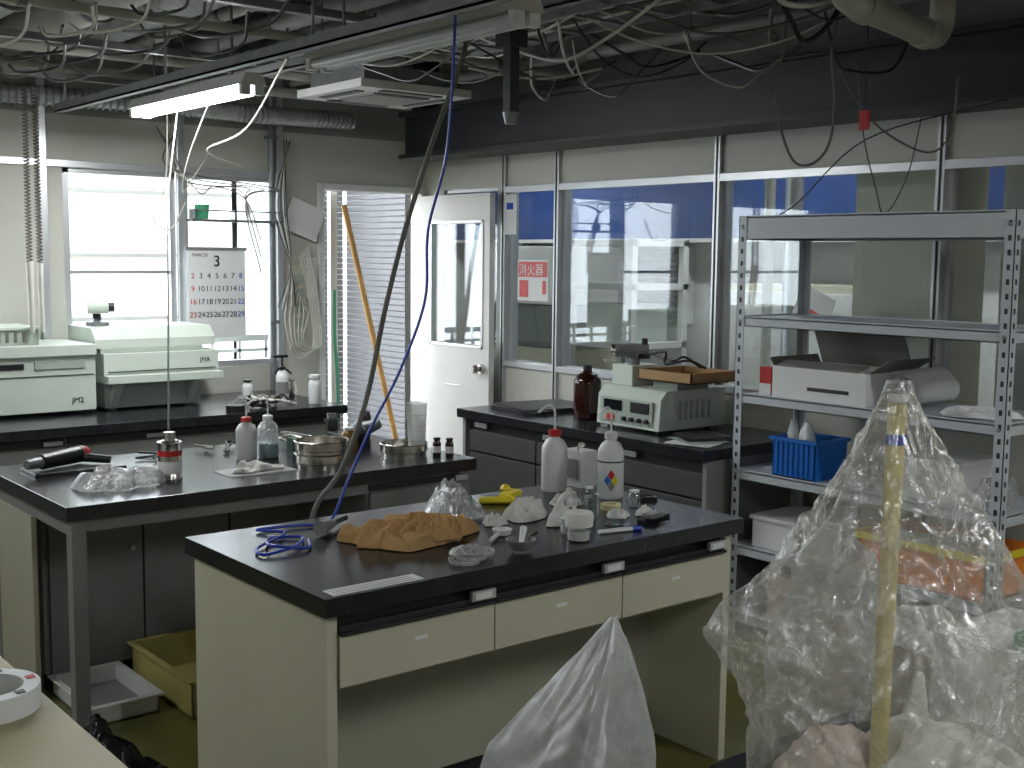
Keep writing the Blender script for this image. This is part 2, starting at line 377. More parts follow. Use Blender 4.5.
# ---------------------------------------------------------------- lamps
lc=(.95,.98,1.0)
def lamp(name,x,y0,y1,z,mat_t,power,twin=False,hang=True):
    b=B(name); b.prism([(x-.06,z+.02),(x-.035,z+.07),(x+.035,z+.07),(x+.06,z+.02)],'y',y0,y1,white if power else pipel)
    for dx in ((-.03,.03) if twin else (0,)):
        b.cyl((x+dx,y0+.04,z),(x+dx,y1-.04,z),.0165,mat_t,n=14)
        for y in (y0+.01,y1-.04): b.box(x+dx-.02,x+dx+.02,y,y+.03,z-.02,z+.022,white)
    if hang:
        for y in (y0+.2,y1-.2): b.cyl((x,y,z+.07),(x,y,ZC),.006,galv,n=8)
    o=b.done()
    if power:
        L=D.lights.new(name+'_light','AREA'); L.shape='RECTANGLE'; L.size=.06; L.size_y=(y1-y0)-.1; L.energy=power; L.color=lc
        q=D.objects.new('light',L); S.collection.objects.link(q); q.parent=o; q.location=Vector((x,(y0+y1)/2,z-.03))-o.location
    return o
lamp('added_fluorescent_lamp',2.38,4.65,5.88,2.30,tube_on,30,True)
lamp('added_fluorescent_lamp',2.33,2.80,4.05,2.32,tube_off,0,True)
lamp('added_fluorescent_lamp',1.2,-.9,.35,2.45,tube_on,18,True)  # unseen fixture added behind the camera to light the bench fronts
lamp('added_fluorescent_lamp',3.6,-.5,.75,2.45,tube_on,19,True)  # unseen fixture, added as fill from the camera side
lamp('added_fluorescent_lamp',-.4,3.2,4.4,2.45,tube_on,16,True)  # added out of view on the left as room fill
lamp('added_fluorescent_lamp',5.9,2.0,3.2,2.75,tube_on,14,True)  # unseen fixture added to light the next room
lamp('added_fluorescent_lamp',5.9,4.6,5.8,2.75,tube_on,14,True)  # also added, unseen, for light behind the partition
lamp('added_fluorescent_lamp',5.9,7.2,8.4,2.75,tube_on,18,True)  # unseen, added to brighten the far end of the next room

# ---------------------------------------------------------------- ceiling services
b=B('steel_beam')
b.box(4.20,4.50,YF,6.3,2.21,2.235,darkst); b.box(4.20,4.50,YF,6.3,2.465,2.49,darkst); b.box(4.25,4.27,YF,6.3,2.235,2.465,darkst)
b.box(4.30,4.42,6.18,6.30,2.49,ZC,darkst); b.done()
for x,z in ((2.06,2.30),(2.62,2.42)):
    b=B('strut_rail')
    b.box(x-.02,x+.02,.5,6.1,z,z+.008,galv); b.box(x-.02,x-.015,.5,6.1,z,z+.04,galv); b.box(x+.015,x+.02,.5,6.1,z,z+.04,galv)
    for y in (1.2,2.4,3.6,4.8,6.0): b.cyl((x,y,z+.02),(x,y,2.6),.006,galv,n=8)
    b.done()
for y in (2.5,3.9,5.1,6.15):
    b=B('cross_strut'); b.box(1.2,2.95,y,y+.04,2.475,2.505,galv); b.cyl((1.42,y+.02,2.5),(1.42,y+.02,ZC),.005,galv,n=6); b.done()
for x,z,r,m in ((1.0,2.60,.03,pipel),(1.3,2.70,.045,pipel),(1.62,2.76,.13,lag),(2.85,2.72,.05,pipeg),(3.22,2.68,.03,pipel),(3.38,2.80,.08,lag),(3.62,2.64,.02,pipel),(3.75,2.68,.035,pipeg),(3.88,2.80,.05,lag),(1.97,2.72,.10,pipel),(4.12,2.62,.03,pipeg),(2.30,2.76,.11,lag),(2.56,2.72,.03,pipel)):
    b=B('ceiling_pipe'); b.cyl((x,-1.5,z),(x,6.58,z),r,m,n=28)
    for y in (2.15,3.8,5.3): b.cyl((x,y,z),(x,y+.03,z),r*1.10+.003,galv,n=28); b.cyl((x,y+.015,z),(x,y+.015,ZC),.005,galv,n=6)
    b.done()
for y,z,r,m,xa,xb in ((4.7,2.545,.02,pipel,XL,4.15),(5.72,2.55,.025,pipel,XL,4.15),(6.42,2.56,.03,pipel,XL,4.55),(5.0,3.0,.05,lag,1.0,4.6),(5.5,3.01,.045,pipel,1.0,4.6),(6.05,2.99,.07,lag,1.0,4.6),(1.9,2.55,.03,pipel,XL,4.15)):
    b=B('ceiling_pipe'); b.cyl((xa,y,z),(xb,y,z),r,m)
    for x in (1.45,2.72,3.7): b.cyl((x,y,z),(x+.03,y,z),r*1.2,galv); b.cyl((x+.015,y,z),(x+.015,y,ZC),.005,galv,n=6)
    b.done()
b=B('cable_tray')
for x in (3.0,3.3): b.box(x,x+.01,2.62,4.5,2.50,2.57,galv)
for i in range(8): b.box(3.0,3.3,2.65+i*.25,2.68+i*.25,2.505,2.515,galv)
for i in range(6): b.tube([(3.04+i*.04,2.6,2.53),(3.06+i*.035,3.1,2.54),(3.03+i*.045,3.8,2.53),(3.05+i*.04,4.4,2.53)],.009,[blackm,cable,wcable][i%3],6)
b.done()
b=B('ventilation_duct'); b.box(3.45,3.93,1.2,4.6,2.88,3.06,galv)
for y in (1.8,2.7,3.6): b.box(3.43,3.95,y,y+.03,2.87,3.07,galv)
b.done()
b=B('ventilation_duct'); b.box(.2,.9,1.5,6.2,2.72,3.0,galv)
for y in (2,3,4,5,6): b.box(.18,.92,y,y+.03,2.70,3.02,galv)
b.done()
rg=random.Random(3)
b=B('tangled_cable_bundle')
for i in range(30):
    x=rg.uniform(2.68,4.0); y=rg.uniform(2.4,4.3); zt=rg.uniform(2.42,2.60); L=rg.uniform(.4,1.1); a=rg.choice([0,PI/2,.7]); sg=rg.uniform(.03,.20)
    dx,dy=math.cos(a)*L,math.sin(a)*L
    if x+dx>4.12: dx=-dx
    if x+dx<2.66: dx=2.68-x
    b.tube([(x,y,zt),(x+dx*.25,y+dy*.25+rg.uniform(-.05,.05),max(2.28,zt-sg*.7)),(x+dx*.5,y+dy*.5,max(2.25,zt-sg)),(x+dx*.75,y+dy*.75+rg.uniform(-.05,.05),max(2.28,zt-sg*.6)),(x+dx,y+dy,zt)],rg.choice([.004,.006,.009]),rg.choice([blackm,cable,wcable,blackm]),6)
b.done()
b=B('tangled_cable_bundle')
for i in range(18):
    x=rg.uniform(1.3,2.0); y=rg.uniform(3.4,5.5); zt=rg.uniform(2.42,2.56); sg=rg.uniform(.03,.12); L=rg.uniform(.5,1.0)
    b.tube([(x,y,zt),(x+.05,y+L*.3,zt-sg*.8),(x-.04,y+L*.6,zt-sg),(x,min(6.1,y+L),zt)],.006,rg.choice([blackm,cable,wcable]),6)
b.done()
b=B('flexible_duct')
P=[Vector((1.9,6.50,2.42)),Vector((2.6,6.36,2.42)),Vector((3.2,6.28,2.40)),Vector((3.9,6.36,2.42))]
b.tube(P,.046,lag,14)
for i in range(60):
    t=i/60*3; j=int(t); q=P[j].lerp(P[j+1],t-j); b.cyl(q,q+(P[j+1]-P[j]).normalized()*.012,.053,galv,n=14)
b.done()
b=B('pvc_drain_pipe')
b.tube([(3.15,2.3,3.0),(3.15,2.3,2.55),(3.17,2.31,2.45),(3.26,2.33,2.42),(3.6,2.41,2.42),(3.93,2.49,2.42),(4.01,2.50,2.45),(4.03,2.50,2.55),(4.03,2.5,3.05)],.045,pipel,14,6)
b.cyl((3.30,2.34,2.42),(3.36,2.355,2.42),.054,pipel); b.cyl((3.84,2.465,2.42),(3.90,2.48,2.42),.054,pipel); b.done()
b=B('ceiling_air_conditioner')
ax,ay=3.12,5.0
b.box(ax,ax+.66,ay,ay+.62,2.42,2.46,white); b.box(ax+.05,ax+.61,ay+.05,ay+.57,2.46,2.54,galv)
b.box(ax+.16,ax+.50,ay+.14,ay+.48,2.412,2.42,greypan)
for i in range(10): b.box(ax+.17,ax+.49,ay+.155+i*.033,ay+.162+i*.033,2.405,2.412,white)
for q in ((ax+.05,ax+.1,ay+.13,ay+.49),(ax+.56,ax+.61,ay+.13,ay+.49),(ax+.15,ax+.51,ay+.04,ay+.09),(ax+.15,ax+.51,ay+.53,ay+.58)): b.box(*q,2.414,2.42,blackm)
for q in ((ax+.06,ay+.06),(ax+.6,ay+.06),(ax+.06,ay+.56),(ax+.6,ay+.56)): b.cyl((q[0],q[1],2.54),(q[0],q[1],ZC),.005,galv,n=6)
b.done(.004)
def hose(name,pts,r,m,n=8):
    b=B(name); b.tube(pts,r,m,n); return b.done(loc=pts[0])
hose('grey_power_cable',[(2.42,3.23,2.6),(2.43,3.23,2.35),(2.254,3.2,1.956),(2.177,3.228,1.70),(2.112,3.245,1.445),(2.06,3.275,1.158),(1.983,3.30,.935),(1.89,3.33,.78),(1.86,3.36,.4),(1.9,3.45,.02),(2.1,3.5,.012)],.0085,cable)
hose('blue_network_cable',[(2.25,3.06,2.6),(2.25,3.064,2.316),(2.225,3.067,1.945),(2.164,3.08,1.70),(2.144,3.068,1.483),(2.072,3.098,1.266),(1.988,3.14,1.08),(1.92,3.16,.925),(1.83,3.12,.815),(1.75,3.16,.808),(1.62,3.18,.808),(1.66,3.08,.812),(1.52,2.98,.808),(1.50,2.90,.808),(1.60,2.92,.812),(1.68,3.02,.808),(1.60,3.06,.808),(1.54,2.94,.82),(1.63,2.90,.808),(1.68,2.98,.808)],.0045,bluec)
hose('thin_hanging_wire',[(2.46,5.6,2.3),(2.19,5.1,1.86),(1.98,4.63,1.42),(1.77,4.16,.975)],.004,cable,6)
hose('looped_cable',[(3.55,2.83,2.55),(3.55,2.83,2.40),(3.51,2.83,2.19),(3.54,2.78,1.99),(3.60,2.74,1.96),(3.66,2.705,2.03),(3.68,2.70,2.19),(3.68,2.72,2.37),(3.7,2.7,2.55)],.005,cable,6)
hose('looped_cable',[(3.9,2.9,2.5),(3.9,2.82,2.3),(3.95,2.7,2.12),(4.05,2.55,2.02),(4.12,2.5,2.1),(4.15,2.5,2.3)],.004,cable,6)
hose('looped_cable',[(4.08,2.9,2.4),(4.08,2.85,2.1),(4.1,2.8,1.9),(4.14,2.78,1.8),(4.16,2.7,1.95),(4.17,2.65,2.2)],.003,cable,6)
hose('looped_cable',[(3.6,2.7,2.5),(3.75,2.75,2.35),(3.9,2.8,2.33),(4.1,2.75,2.35),(4.15,2.7,2.5)],.006,blackm,6)
hose('looped_cable',[(4.15,2.3,2.2),(4.17,2.9,2.10),(4.24,3.3,1.85),(4.28,3.6,1.75)],.003,blackm,6)
hose('looped_cable',[(2.56,4.7,2.45),(2.62,5.2,2.2),(2.75,5.9,2.15),(3.1,6.2,2.1)],.005,wcable,6)
hose('looped_cable',[(2.52,5.3,2.4),(2.56,5.7,2.1),(2.7,6.1,1.95),(2.85,6.35,2.0),(3.0,6.38,2.2)],.004,wcable,6)
hose('looped_cable',[(2.54,5.9,2.4),(2.65,6.2,2.0),(2.62,6.3,1.8),(2.75,6.38,1.75),(2.85,6.40,1.9)],.004,wcable,6)
b=B('ceiling_hanger_bracket'); b.box(2.67,2.71,3.31,3.35,2.12,2.66,darkst); b.box(2.65,2.73,3.29,3.37,2.34,2.40,darkst)
b.cyl((2.69,3.33,2.12),(2.69,3.33,2.08),.03,galv,.02); b.done()
b=B('red_emergency_tag'); b.box(3.86,3.87,2.68,2.72,2.10,2.17,red); b.cyl((3.865,2.70,2.17),(3.865,2.70,2.7),.002,blackm,n=6); b.done()
for dx in (0,.05):
    b=B('coiled_hose'); pts=[]
    for i in range(300):
        z=2.4-i*.0028; t=i*1.05
        pts.append((1.90+dx+.013*math.cos(t),6.1+.013*math.sin(t),z))
    b.tube(pts,.004,cable,5,sub=1); b.cyl((1.90+dx,6.1,1.57),(1.91+dx,6.12,1.22),.014 if dx else .018,wcable,.012)
    b.done()

# ---------------------------------------------------------------- island bench
b=B('island_lab_bench')
b.box(1.425,2.95,2.45,3.25,.752,.80,black)
b.box(1.445,1.475,2.48,3.23,0,.752,cream); b.box(2.895,2.925,2.48,3.23,0,.752,cream)
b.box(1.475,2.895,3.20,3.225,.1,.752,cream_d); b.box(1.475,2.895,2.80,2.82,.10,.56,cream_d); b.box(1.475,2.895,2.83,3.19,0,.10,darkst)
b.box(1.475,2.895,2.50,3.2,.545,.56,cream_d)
b.box(1.475,2.895,2.50,2.52,.56,.752,darkst)
xs=[1.478,1.962,2.44,2.892]
for i in range(3):
    a,c=xs[i],xs[i+1]-.004
    b.box(a,c,2.472,2.498,.562,.694,cream); b.box(a,c,2.474,2.498,.700,.716,darkst); b.box(a,c,2.462,2.474,.694,.702,darkst)
    b.box(c-.085,c-.005,2.458,2.472,.712,.738,alu); b.box(c-.075,c-.02,2.456,2.458,.716,.733,paper)
    b.box((a+c)/2-.02,(a+c)/2+.02,2.470,2.472,.64,.65,paper)
b.done(.002)
b=B('centre_lab_bench')
x0,x1,y0,y1=1.29,2.95,3.85,4.76
b.box(x0,x1,y0,y1,.752,.80,black)
for x in (x0+.02,x1-.07):
    for y in (y0+.02,y1-.07): b.box(x,x+.05,y,y+.05,0,.752,greypan)
b.box(x0+.03,x0+.06,y0+.07,y1-.07,.69,.752,greypan); b.box(x0+.07,x1-.02,y0+.03,y0+.05,.705,.752,greypan)
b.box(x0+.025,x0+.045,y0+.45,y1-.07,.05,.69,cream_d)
for i in range(3): 
    a=x0+.12+i*.36; b.box(a,a+.352,y0+.56,y0+.58,.06,.69,greypan); b.cyl((a+.31,y0+.56,.5),(a+.31,y0+.54,.5),.012,alu,n=12)
b.box(x0+.1,2.43,y0+.58,y1-.08,.06,.70,greypan); b.box(x0+.1,2.43,y0+.6,y1-.1,0,.06,darkst)
b.box(2.44,2.93,y0+.035,y1-.08,.05,.752,greypan)
b.box(2.45,2.92,y0+.012,y0+.034,.60,.71,greypan); b.box(2.45,2.92,y0+.02,y0+.034,.716,.74,darkst); b.box(2.85,2.91,y0+.006,y0+.02,.715,.738,alu)
b.box(2.45,2.92,y0+.012,y0+.034,.07,.59,greypan)
b.done(.002)
b=B('instrument_lab_bench')
x0,x1,y0,y1=-.6,3.44,5.66,6.55
b.box(x0,x1,y0,y1,.752,.799,black); b.box(x0+.02,x1-.02,y0+.06,y1-.02,.06,.752,greypan); b.box(x0+.04,x1-.04,y0+.1,y1-.05,0,.06,darkst)
for i in range(8):
    a=x0+.03+i*.5; b.box(a,a+.485,y0+.035,y0+.06,.58,.70,greypan); b.box(a,a+.485,y0+.04,y0+.06,.71,.74,darkst); b.box(a+.38,a+.47,y0+.03,y0+.04,.71,.73,alu)
    b.box(a,a+.485,y0+.035,y0+.06,.08,.57,greypan)
b.done(.002)
b=B('side_lab_bench')
x0,x1,y0,y1=3.845,4.585,3.42,5.20
b.box(x0,x1,y0,y1,.752,.80,black); b.box(x0+.03,x1-.01,y1-.04,y1-.015,0,.752,greypan); b.box(x0+.03,x1-.01,y0+.01,y0+.035,0,.752,greypan)
b.box(x0+.06,x1-.02,y0+.035,y1-.04,.06,.752,darkst)
dkp=M('dark_grey_drawer',rgb(62,63,62),.5,var=.08)
for i in range(3):
    a=y0+.04+i*.56; b.box(x0+.035,x0+.06,a,a+.55,.58,.69,dkp); b.box(x0+.03,x0+.04,a+.4,a+.5,.71,.735,alu); b.box(x0+.035,x0+.06,a,a+.55,.08,.57,dkp)
b.done(.002)

# ---------------------------------------------------------------- steel rack
b=B('steel_shelving_rack')
xa,xb,ya,yb=3.98,4.43,2.15,3.38
for y in (ya,yb):
    d=1 if y==ya else -1
    for x in (xa,xb):
        e=1 if x==xa else -1
        b.box(min(x,x+e*.003),max(x,x+e*.003),min(y,y+d*.04),max(y,y+d*.04),0,1.80,rackm)
        b.box(min(x,x+e*.04),max(x,x+e*.04),min(y,y+d*.003),max(y,y+d*.003),0,1.80,rackm)
        for i in range(34):
            z=.06+i*.051
            b.box(x-.0012,x+.0042 if e>0 else x+.0012,y+d*.014 if d>0 else y-.026,y+.026 if d>0 else y-.014,z,z+.02,darkst)
            b.box(min(x+e*.014,x+e*.026),max(x+e*.014,x+e*.026),y-d*.0012 if d>0 else y,y if d>0 else y+.0012,z,z+.02,darkst)
for z,hh in ((1.70,.10),(1.335,.045),(1.005,.045),(.675,.045),(.345,.045),(.05,.04)):
    b.box(xa+.004,xb-.004,ya+.004,yb-.004,z+hh-.01,z+hh-.005,rackm)
    for x in (xa+.004,xb-.008): b.box(x,x+.004,ya+.004,yb-.004,z,z+hh,rackm)
    for y in (ya+.004,yb-.008): b.box(xa+.004,xb-.004,y,y+.004,z,z+hh,rackm)
    for x in (xa+.004,xb-.024): b.box(x,x+.02,ya+.004,yb-.004,z,z+.004,rackm)
    for y in (ya+.35,ya+.8): b.box(xa+.01,xb-.01,y,y+.03,z+.01,z+hh-.01,rackm)
    for y in (ya+.022,yb-.022): b.cyl((xa-.004,y,z+hh*.5),(xa+.004,y,z+hh*.5),.007,galv,n=8)
b.done()
Z3=1.046; Z4=.716; Z5=.386; Z6=.086
b=B('open_carton_box'); o0=.13
b.box(4.02,4.36,2.62+o0,2.63+o0,Z3,Z3+.13,paper); b.box(4.02,4.36,3.07+o0,3.08+o0,Z3,Z3+.13,paper)
b.box(4.02,4.03,2.63+o0,3.07+o0,Z3,Z3+.13,paper); b.box(4.35,4.36,2.63+o0,3.07+o0,Z3,Z3+.13,paper); b.box(4.03,4.35,2.63+o0,3.07+o0,Z3,Z3+.005,card)
b.prism([(4.36,Z3+.13),(4.365,Z3+.135),(4.30,Z3+.27),(4.295,Z3+.265)],'y',2.64+o0,3.08+o0,gcard)
b.prism([(4.02,Z3+.13),(4.025,Z3+.135),(4.09,Z3+.155),(4.085,Z3+.15)],'y',2.66+o0,3.06+o0,gcard)
b.prism([(3.08+o0,Z3+.13),(3.085+o0,Z3+.13),(3.105+o0,Z3+.16),(3.10+o0,Z3+.165)],'x',4.03,4.35,gcard)
b.prism([(2.62+o0,Z3+.13),(2.625+o0,Z3+.13),(2.53+o0,Z3+.19),(2.525+o0,Z3+.188)],'x',4.03,4.35,gcard)
b.box(4.018,4.02,2.7+o0,2.9+o0,Z3+.04,Z3+.055,darkst); b.done()
b=B('red_white_box'); b.box(4.03,4.33,3.225,3.285,Z3,Z3+.12,red); b.box(4.028,4.03,3.225,3.285,Z3,Z3+.05,paper); b.done()
b=B('paper_roll')
for i in range(3):
    pts=[]
    for k in range(20):
        a=k/19*4.2+.5*i; r=.045+.004*k/19+i*.008; pts.append((r*math.cos(a),r*math.sin(a)))
    def fn(u,v,pts=pts,i=i):
        q=u*(len(pts)-1); k=min(int(q),len(pts)-2); f=q-k
        x=pts[k][0]*(1-f)+pts[k+1][0]*f; y=pts[k][1]*(1-f)+pts[k+1][1]*f
        return (4.06+v*.3,2.60+i*.02+x,Z3+.07+y+i*.01)
    b.grid(fn,30,2,paper)
b.done()
b=B('loose_paper_sheets'); b.crumple(4.15,2.34,Z3,.2,.28,.035,paper,3); b.done()
b=B('blue_basket')
ya_,yb_=2.97,3.20
b.prism([(ya_+.01,Z4),(yb_-.01,Z4),(yb_,Z4+.16),(ya_,Z4+.16)],'x',4.02,4.026,blue); b.prism([(ya_+.01,Z4),(yb_-.01,Z4),(yb_,Z4+.16),(ya_,Z4+.16)],'x',4.22,4.226,blue)
b.box(4.02,4.226,ya_+.005,ya_+.011,Z4,Z4+.16,blue); b.box(4.02,4.226,yb_-.011,yb_-.005,Z4,Z4+.16,blue); b.box(4.02,4.22,ya_+.01,yb_-.01,Z4,Z4+.005,blue)
b.box(4.01,4.236,ya_-.008,ya_+.004,Z4+.15,Z4+.165,blue); b.box(4.01,4.236,yb_-.004,yb_+.008,Z4+.15,Z4+.165,blue); b.box(4.008,4.02,ya_-.008,yb_+.008,Z4+.15,Z4+.165,blue); b.box(4.226,4.236,ya_-.008,yb_+.008,Z4+.15,Z4+.165,blue)
for i in range(8): b.box(4.014,4.02,ya_+.015+i*.026,ya_+.021+i*.026,Z4+.01,Z4+.15,blue)
for (x,y,t) in ((4.07,3.03,.4),(4.10,3.10,-.2),(4.12,3.16,.1)):
    b.cyl((x,y,Z4+.01),(x,y+t*.05,Z4+.17),.028,pe); b.cyl((x,y+t*.05,Z4+.17),(x,y+t*.07,Z4+.23),.028,pe,.012)
b.done()
b=B('small_white_carton'); b.box(4.05,4.33,2.36,2.62,Z4,Z4+.14,white); b.box(4.04,4.34,2.35,2.63,Z4+.14,Z4+.16,paper); b.done(.003)
b=B('bagged_tissue'); b.crumple(4.15,2.25,Z4,.2,.14,.14,foil,5); b.done()
b=B('bagged_tissue'); b.crumple(4.2,2.79,Z4,.22,.2,.12,foil,8); b.done()
b=B('orange_crate'); 
for q in ((4.0,4.012,2.2,2.75),(4.36,4.372,2.2,2.75)): b.box(*q,Z5,Z5+.17,orange)
for q in ((4.0,4.37,2.2,2.212),(4.0,4.37,2.738,2.75)): b.box(*q,Z5,Z5+.17,orange)
b.box(4.0,4.37,2.2,2.75,Z5,Z5+.01,orange); b.box(3.985,4.0,2.185,2.765,Z5+.15,Z5+.175,yellow); b.box(3.985,4.385,2.185,2.2,Z5+.15,Z5+.175,yellow); b.box(3.985,4.385,2.75,2.765,Z5+.15,Z5+.175,yellow)
b.crumple(4.18,2.47,Z5+.1,.3,.45,.09,tissue,12); b.done()
b=B('white_storage_box'); b.box(4.03,4.34,2.84,3.04,Z5,Z5+.16,white); b.box(4.02,4.35,2.83,3.05,Z5+.16,Z5+.18,paper); b.done(.003)
b=B('white_storage_box'); b.box(4.03,4.34,3.07,3.30,Z5,Z5+.12,paper); b.box(4.02,4.35,3.06,3.31,Z5+.12,Z5+.14,white); b.done(.003)
b=B('packed_carton'); b.box(4.02,4.36,2.80,3.2,Z6,Z6+.2,pinkp); b.done(.005)
b=B('packed_carton'); b.box(4.02,4.36,2.25,2.7,Z6,Z6+.18,styro); b.done(.005)
b=B('packed_plastic_bag'); b.bag((3.32,2.40,0),(3.34,2.38,.72),[(0,.03),(.10,.13),(.5,.18),(1,.18)],filmw,14,70,50,pleat=.12); b.crumple(3.32,2.40,.02,.26,.26,.45,pinkp,4,ep=3); b.done()
b=B('pink_packing_box'); b.box(3.56,3.86,2.12,2.5,0,.30,pinkp); b.crumple(3.71,2.31,.30,.28,.34,.12,tissue,4); b.done(.004)
b=B('styrofoam_box')
b.box(3.30,3.74,1.4,1.98,0,.42,styro); b.box(3.30,3.33,1.4,1.98,.42,.48,styro); b.box(3.71,3.74,1.4,1.98,.42,.48,styro); b.box(3.33,3.71,1.4,1.43,.42,.48,styro); b.box(3.33,3.71,1.95,1.98,.42,.48,styro)
pts=[(3.5+.09*math.cos(i*.5)*(1+.1*math.sin(i)),1.72+.09*math.sin(i*.5),.43+.0012*i) for i in range(50)]
b.tube(pts,.006,green,6,2)
b.done()
b=B('white_waste_bag'); b.crumple(2.95,1.80,0,.55,.5,.42,tissue,33,n=60,ep=3); b.done()

# ---------------------------------------------------------------- door way things
b=B('wooden_pole'); b.cyl((4.40,6.46,.0),(3.98,6.585,1.93),.018,wood); b.done()
b=B('green_hose'); b.tube([(3.86,6.50,1.4),(3.83,6.45,1.1),(3.82,6.4,.8),(3.8,6.35,.02)],.010,green); b.done()
b=B('sliding_frame'); b.box(3.98,4.03,6.75,6.79,-.12,2.02,white); b.done()

# ---------------------------------------------------------------- posters, calendar, switch gear
b=B('wall_calendar'); cxo=.03
b.box(2.885+cxo,3.245+cxo,YW-.062,YW-.056,1.13,1.65,paper); b.box(2.875+cxo,3.255+cxo,YW-.066,YW-.052,1.635,1.655,greypan)
o=b.done()
text(o,'month','3',(3.065+cxo,YW-.064,1.545),FY,.09,blackm,'CENTER')
text(o,'heading','MARCH',(2.96+cxo,YW-.064,1.60),FY,.028,blackm,'CENTER')
for r in range(5):
    for c in range(7):
        d=r*7+c+2 if r else c+2
        if d<=31: text(o,'day_%d'%d,str(d),(2.915+cxo+c*.05,YW-.064,1.475-r*.075),FY,.045,red if c==0 else (bluec if c==6 else blackm),'CENTER')
b=B('notice_sheet'); b.box(3.56,3.80,YW-.05,YW-.046,1.73,1.93,paper,ry=.35); b.done()
b=B('switch_board')
b.box(3.60,3.70,YW-.03,YW-.001,1.05,1.55,cream); 
for i in range(5): b.box(3.615,3.685,YW-.036,YW-.03,1.08+i*.09,1.14+i*.09,offw2)
b.box(3.72,3.79,YW-.006,YW-.002,1.35,1.6,paper)
for i in range(6):
    x=3.62+i*.012; b.tube([(x,YW-.04,1.45-.03*i),(x-.10+.02*i,YW-.09,1.25),(x-.04,YW-.10,1.0+.02*i),(x+.09,YW-.09,1.06),(x+.07,YW-.07,1.4),(x+.02,YW-.05,1.60+.015*i)],.004,wcable,6)
b.done()
b=B('cable_bundle')
for i in range(5): b.tube([(3.54+.01*i,YW-.06,2.3),(3.52-.02*i,YW-.12,1.9),(3.55,YW-.11,1.55),(3.47+.03*i,YW-.1,1.3)],.0035,wcable if i%2 else blackm,6)
b.done()
for i in range(5):
    b=B('window_cable'); b.tube([(2.75+i*.03,YW-.05,2.32),(2.95-.04*i,YW-.13,1.97+.03*i),(3.05+.1*i,YW-.14,2.0),(3.25,YW-.13,1.93),(3.35,YW-.12,1.7-.05*i)],.004,wcable if i%2 else cable,6); b.done()
b=B('fire_extinguisher_sign'); b.box(XR-.03,XR-.026,5.32,5.60,1.36,1.60,paper); b.box(XR-.032,XR-.03,5.33,5.59,1.50,1.59,red)
b.box(XR-.032,XR-.03,5.50,5.58,1.38,1.48,red); b.box(XR-.032,XR-.03,5.34,5.37,1.40,1.48,red)
o=b.done(); text(o,'lettering','消火器',(XR-.033,5.585,1.515),FX,.075,paper)
b=B('notice_sheet'); b.box(XR-.03,XR-.027,5.62,5.74,1.75,1.99,paper); b.box(XR-.032,XR-.03,5.65,5.71,1.9,1.94,bluec); b.done()
b=B('taped_note'); b.box(XR-.03,XR-.027,3.35,3.55,1.28,1.48,paper,rx=.4); b.box(XR-.033,XR-.03,3.40,3.47,1.33,1.38,red,rx=.4); b.done()

# ---------------------------------------------------------------- analysers on window bench
b=B('laboratory_analyzer')
z=.80
b.box(1.15,2.205,6.08,6.52,z+.02,z+.30,offw); b.box(1.15,2.205,6.06,6.52,z+.30,z+.355,offw)
b.box(1.16,2.195,6.075,6.08,z+.20,z+.205,darkst); b.box(1.9,2.15,6.073,6.08,z+.235,z+.28,offw2); b.box(1.6,1.85,6.074,6.08,z+.24,z+.27,blackm)
b.box(1.3,1.95,6.15,6.5,z+.355,z+.43,offw2)
for i in range(14): b.box(1.35+i*.04,1.365+i*.04,6.145,6.15,z+.37,z+.42,cable)
b.box(1.3,1.96,6.14,6.5,z+.43,z+.445,offw)
for x in (1.2,2.15): b.box(x,x+.04,6.1,6.14,z,z+.02,blackm); b.box(x,x+.04,6.44,6.48,z,z+.02,blackm)
o=b.done(.008); text(o,'marking','JM2',(2.08,6.078,z+.06),FY,.04,blackm)
b=B('laboratory_analyzer')
b.box(2.27,2.80,6.14,6.52,z+.01,z+.15,offw2); b.box(2.24,2.87,6.0,6.52,z+.15,z+.19,offw); b.box(2.24,2.87,6.06,6.52,z+.19,z+.30,offw)
b.box(2.26,2.85,6.05,6.06,z+.205,z+.21,darkst)
b.box(2.24,2.80,6.10,6.52,z+.30,z+.325,offw2); b.prism([(6.12,z+.325),(6.52,z+.325),(6.52,z+.43),(6.18,z+.43),(6.12,z+.37)],'x',2.22,2.88,offw)
b.prism([(6.16,z+.0),(6.20,z+.0),(6.10,z+.15),(6.04,z+.15)],'x',2.30,2.34,offw); b.prism([(6.16,z+.0),(6.20,z+.0),(6.10,z+.15),(6.04,z+.15)],'x',2.72,2.76,offw)
o=b.done(.008); text(o,'marking','JMA',(2.76,6.055,z+.24),FY,.035,blackm)
b=B('small_microscope_camera'); b.lathe(2.32,6.35,z+.431,[(0,0),(.06,0),(.06,.02),(.02,.03),(.02,.06)],galv); b.cyl((2.26,6.33,z+.53),(2.36,6.30,z+.53),.035,offw); b.cyl((2.36,6.30,z+.53),(2.39,6.29,z+.53),.025,blackm); b.cyl((2.31,6.34,z+.47),(2.31,6.34,z+.5),.02,blackm); b.done()
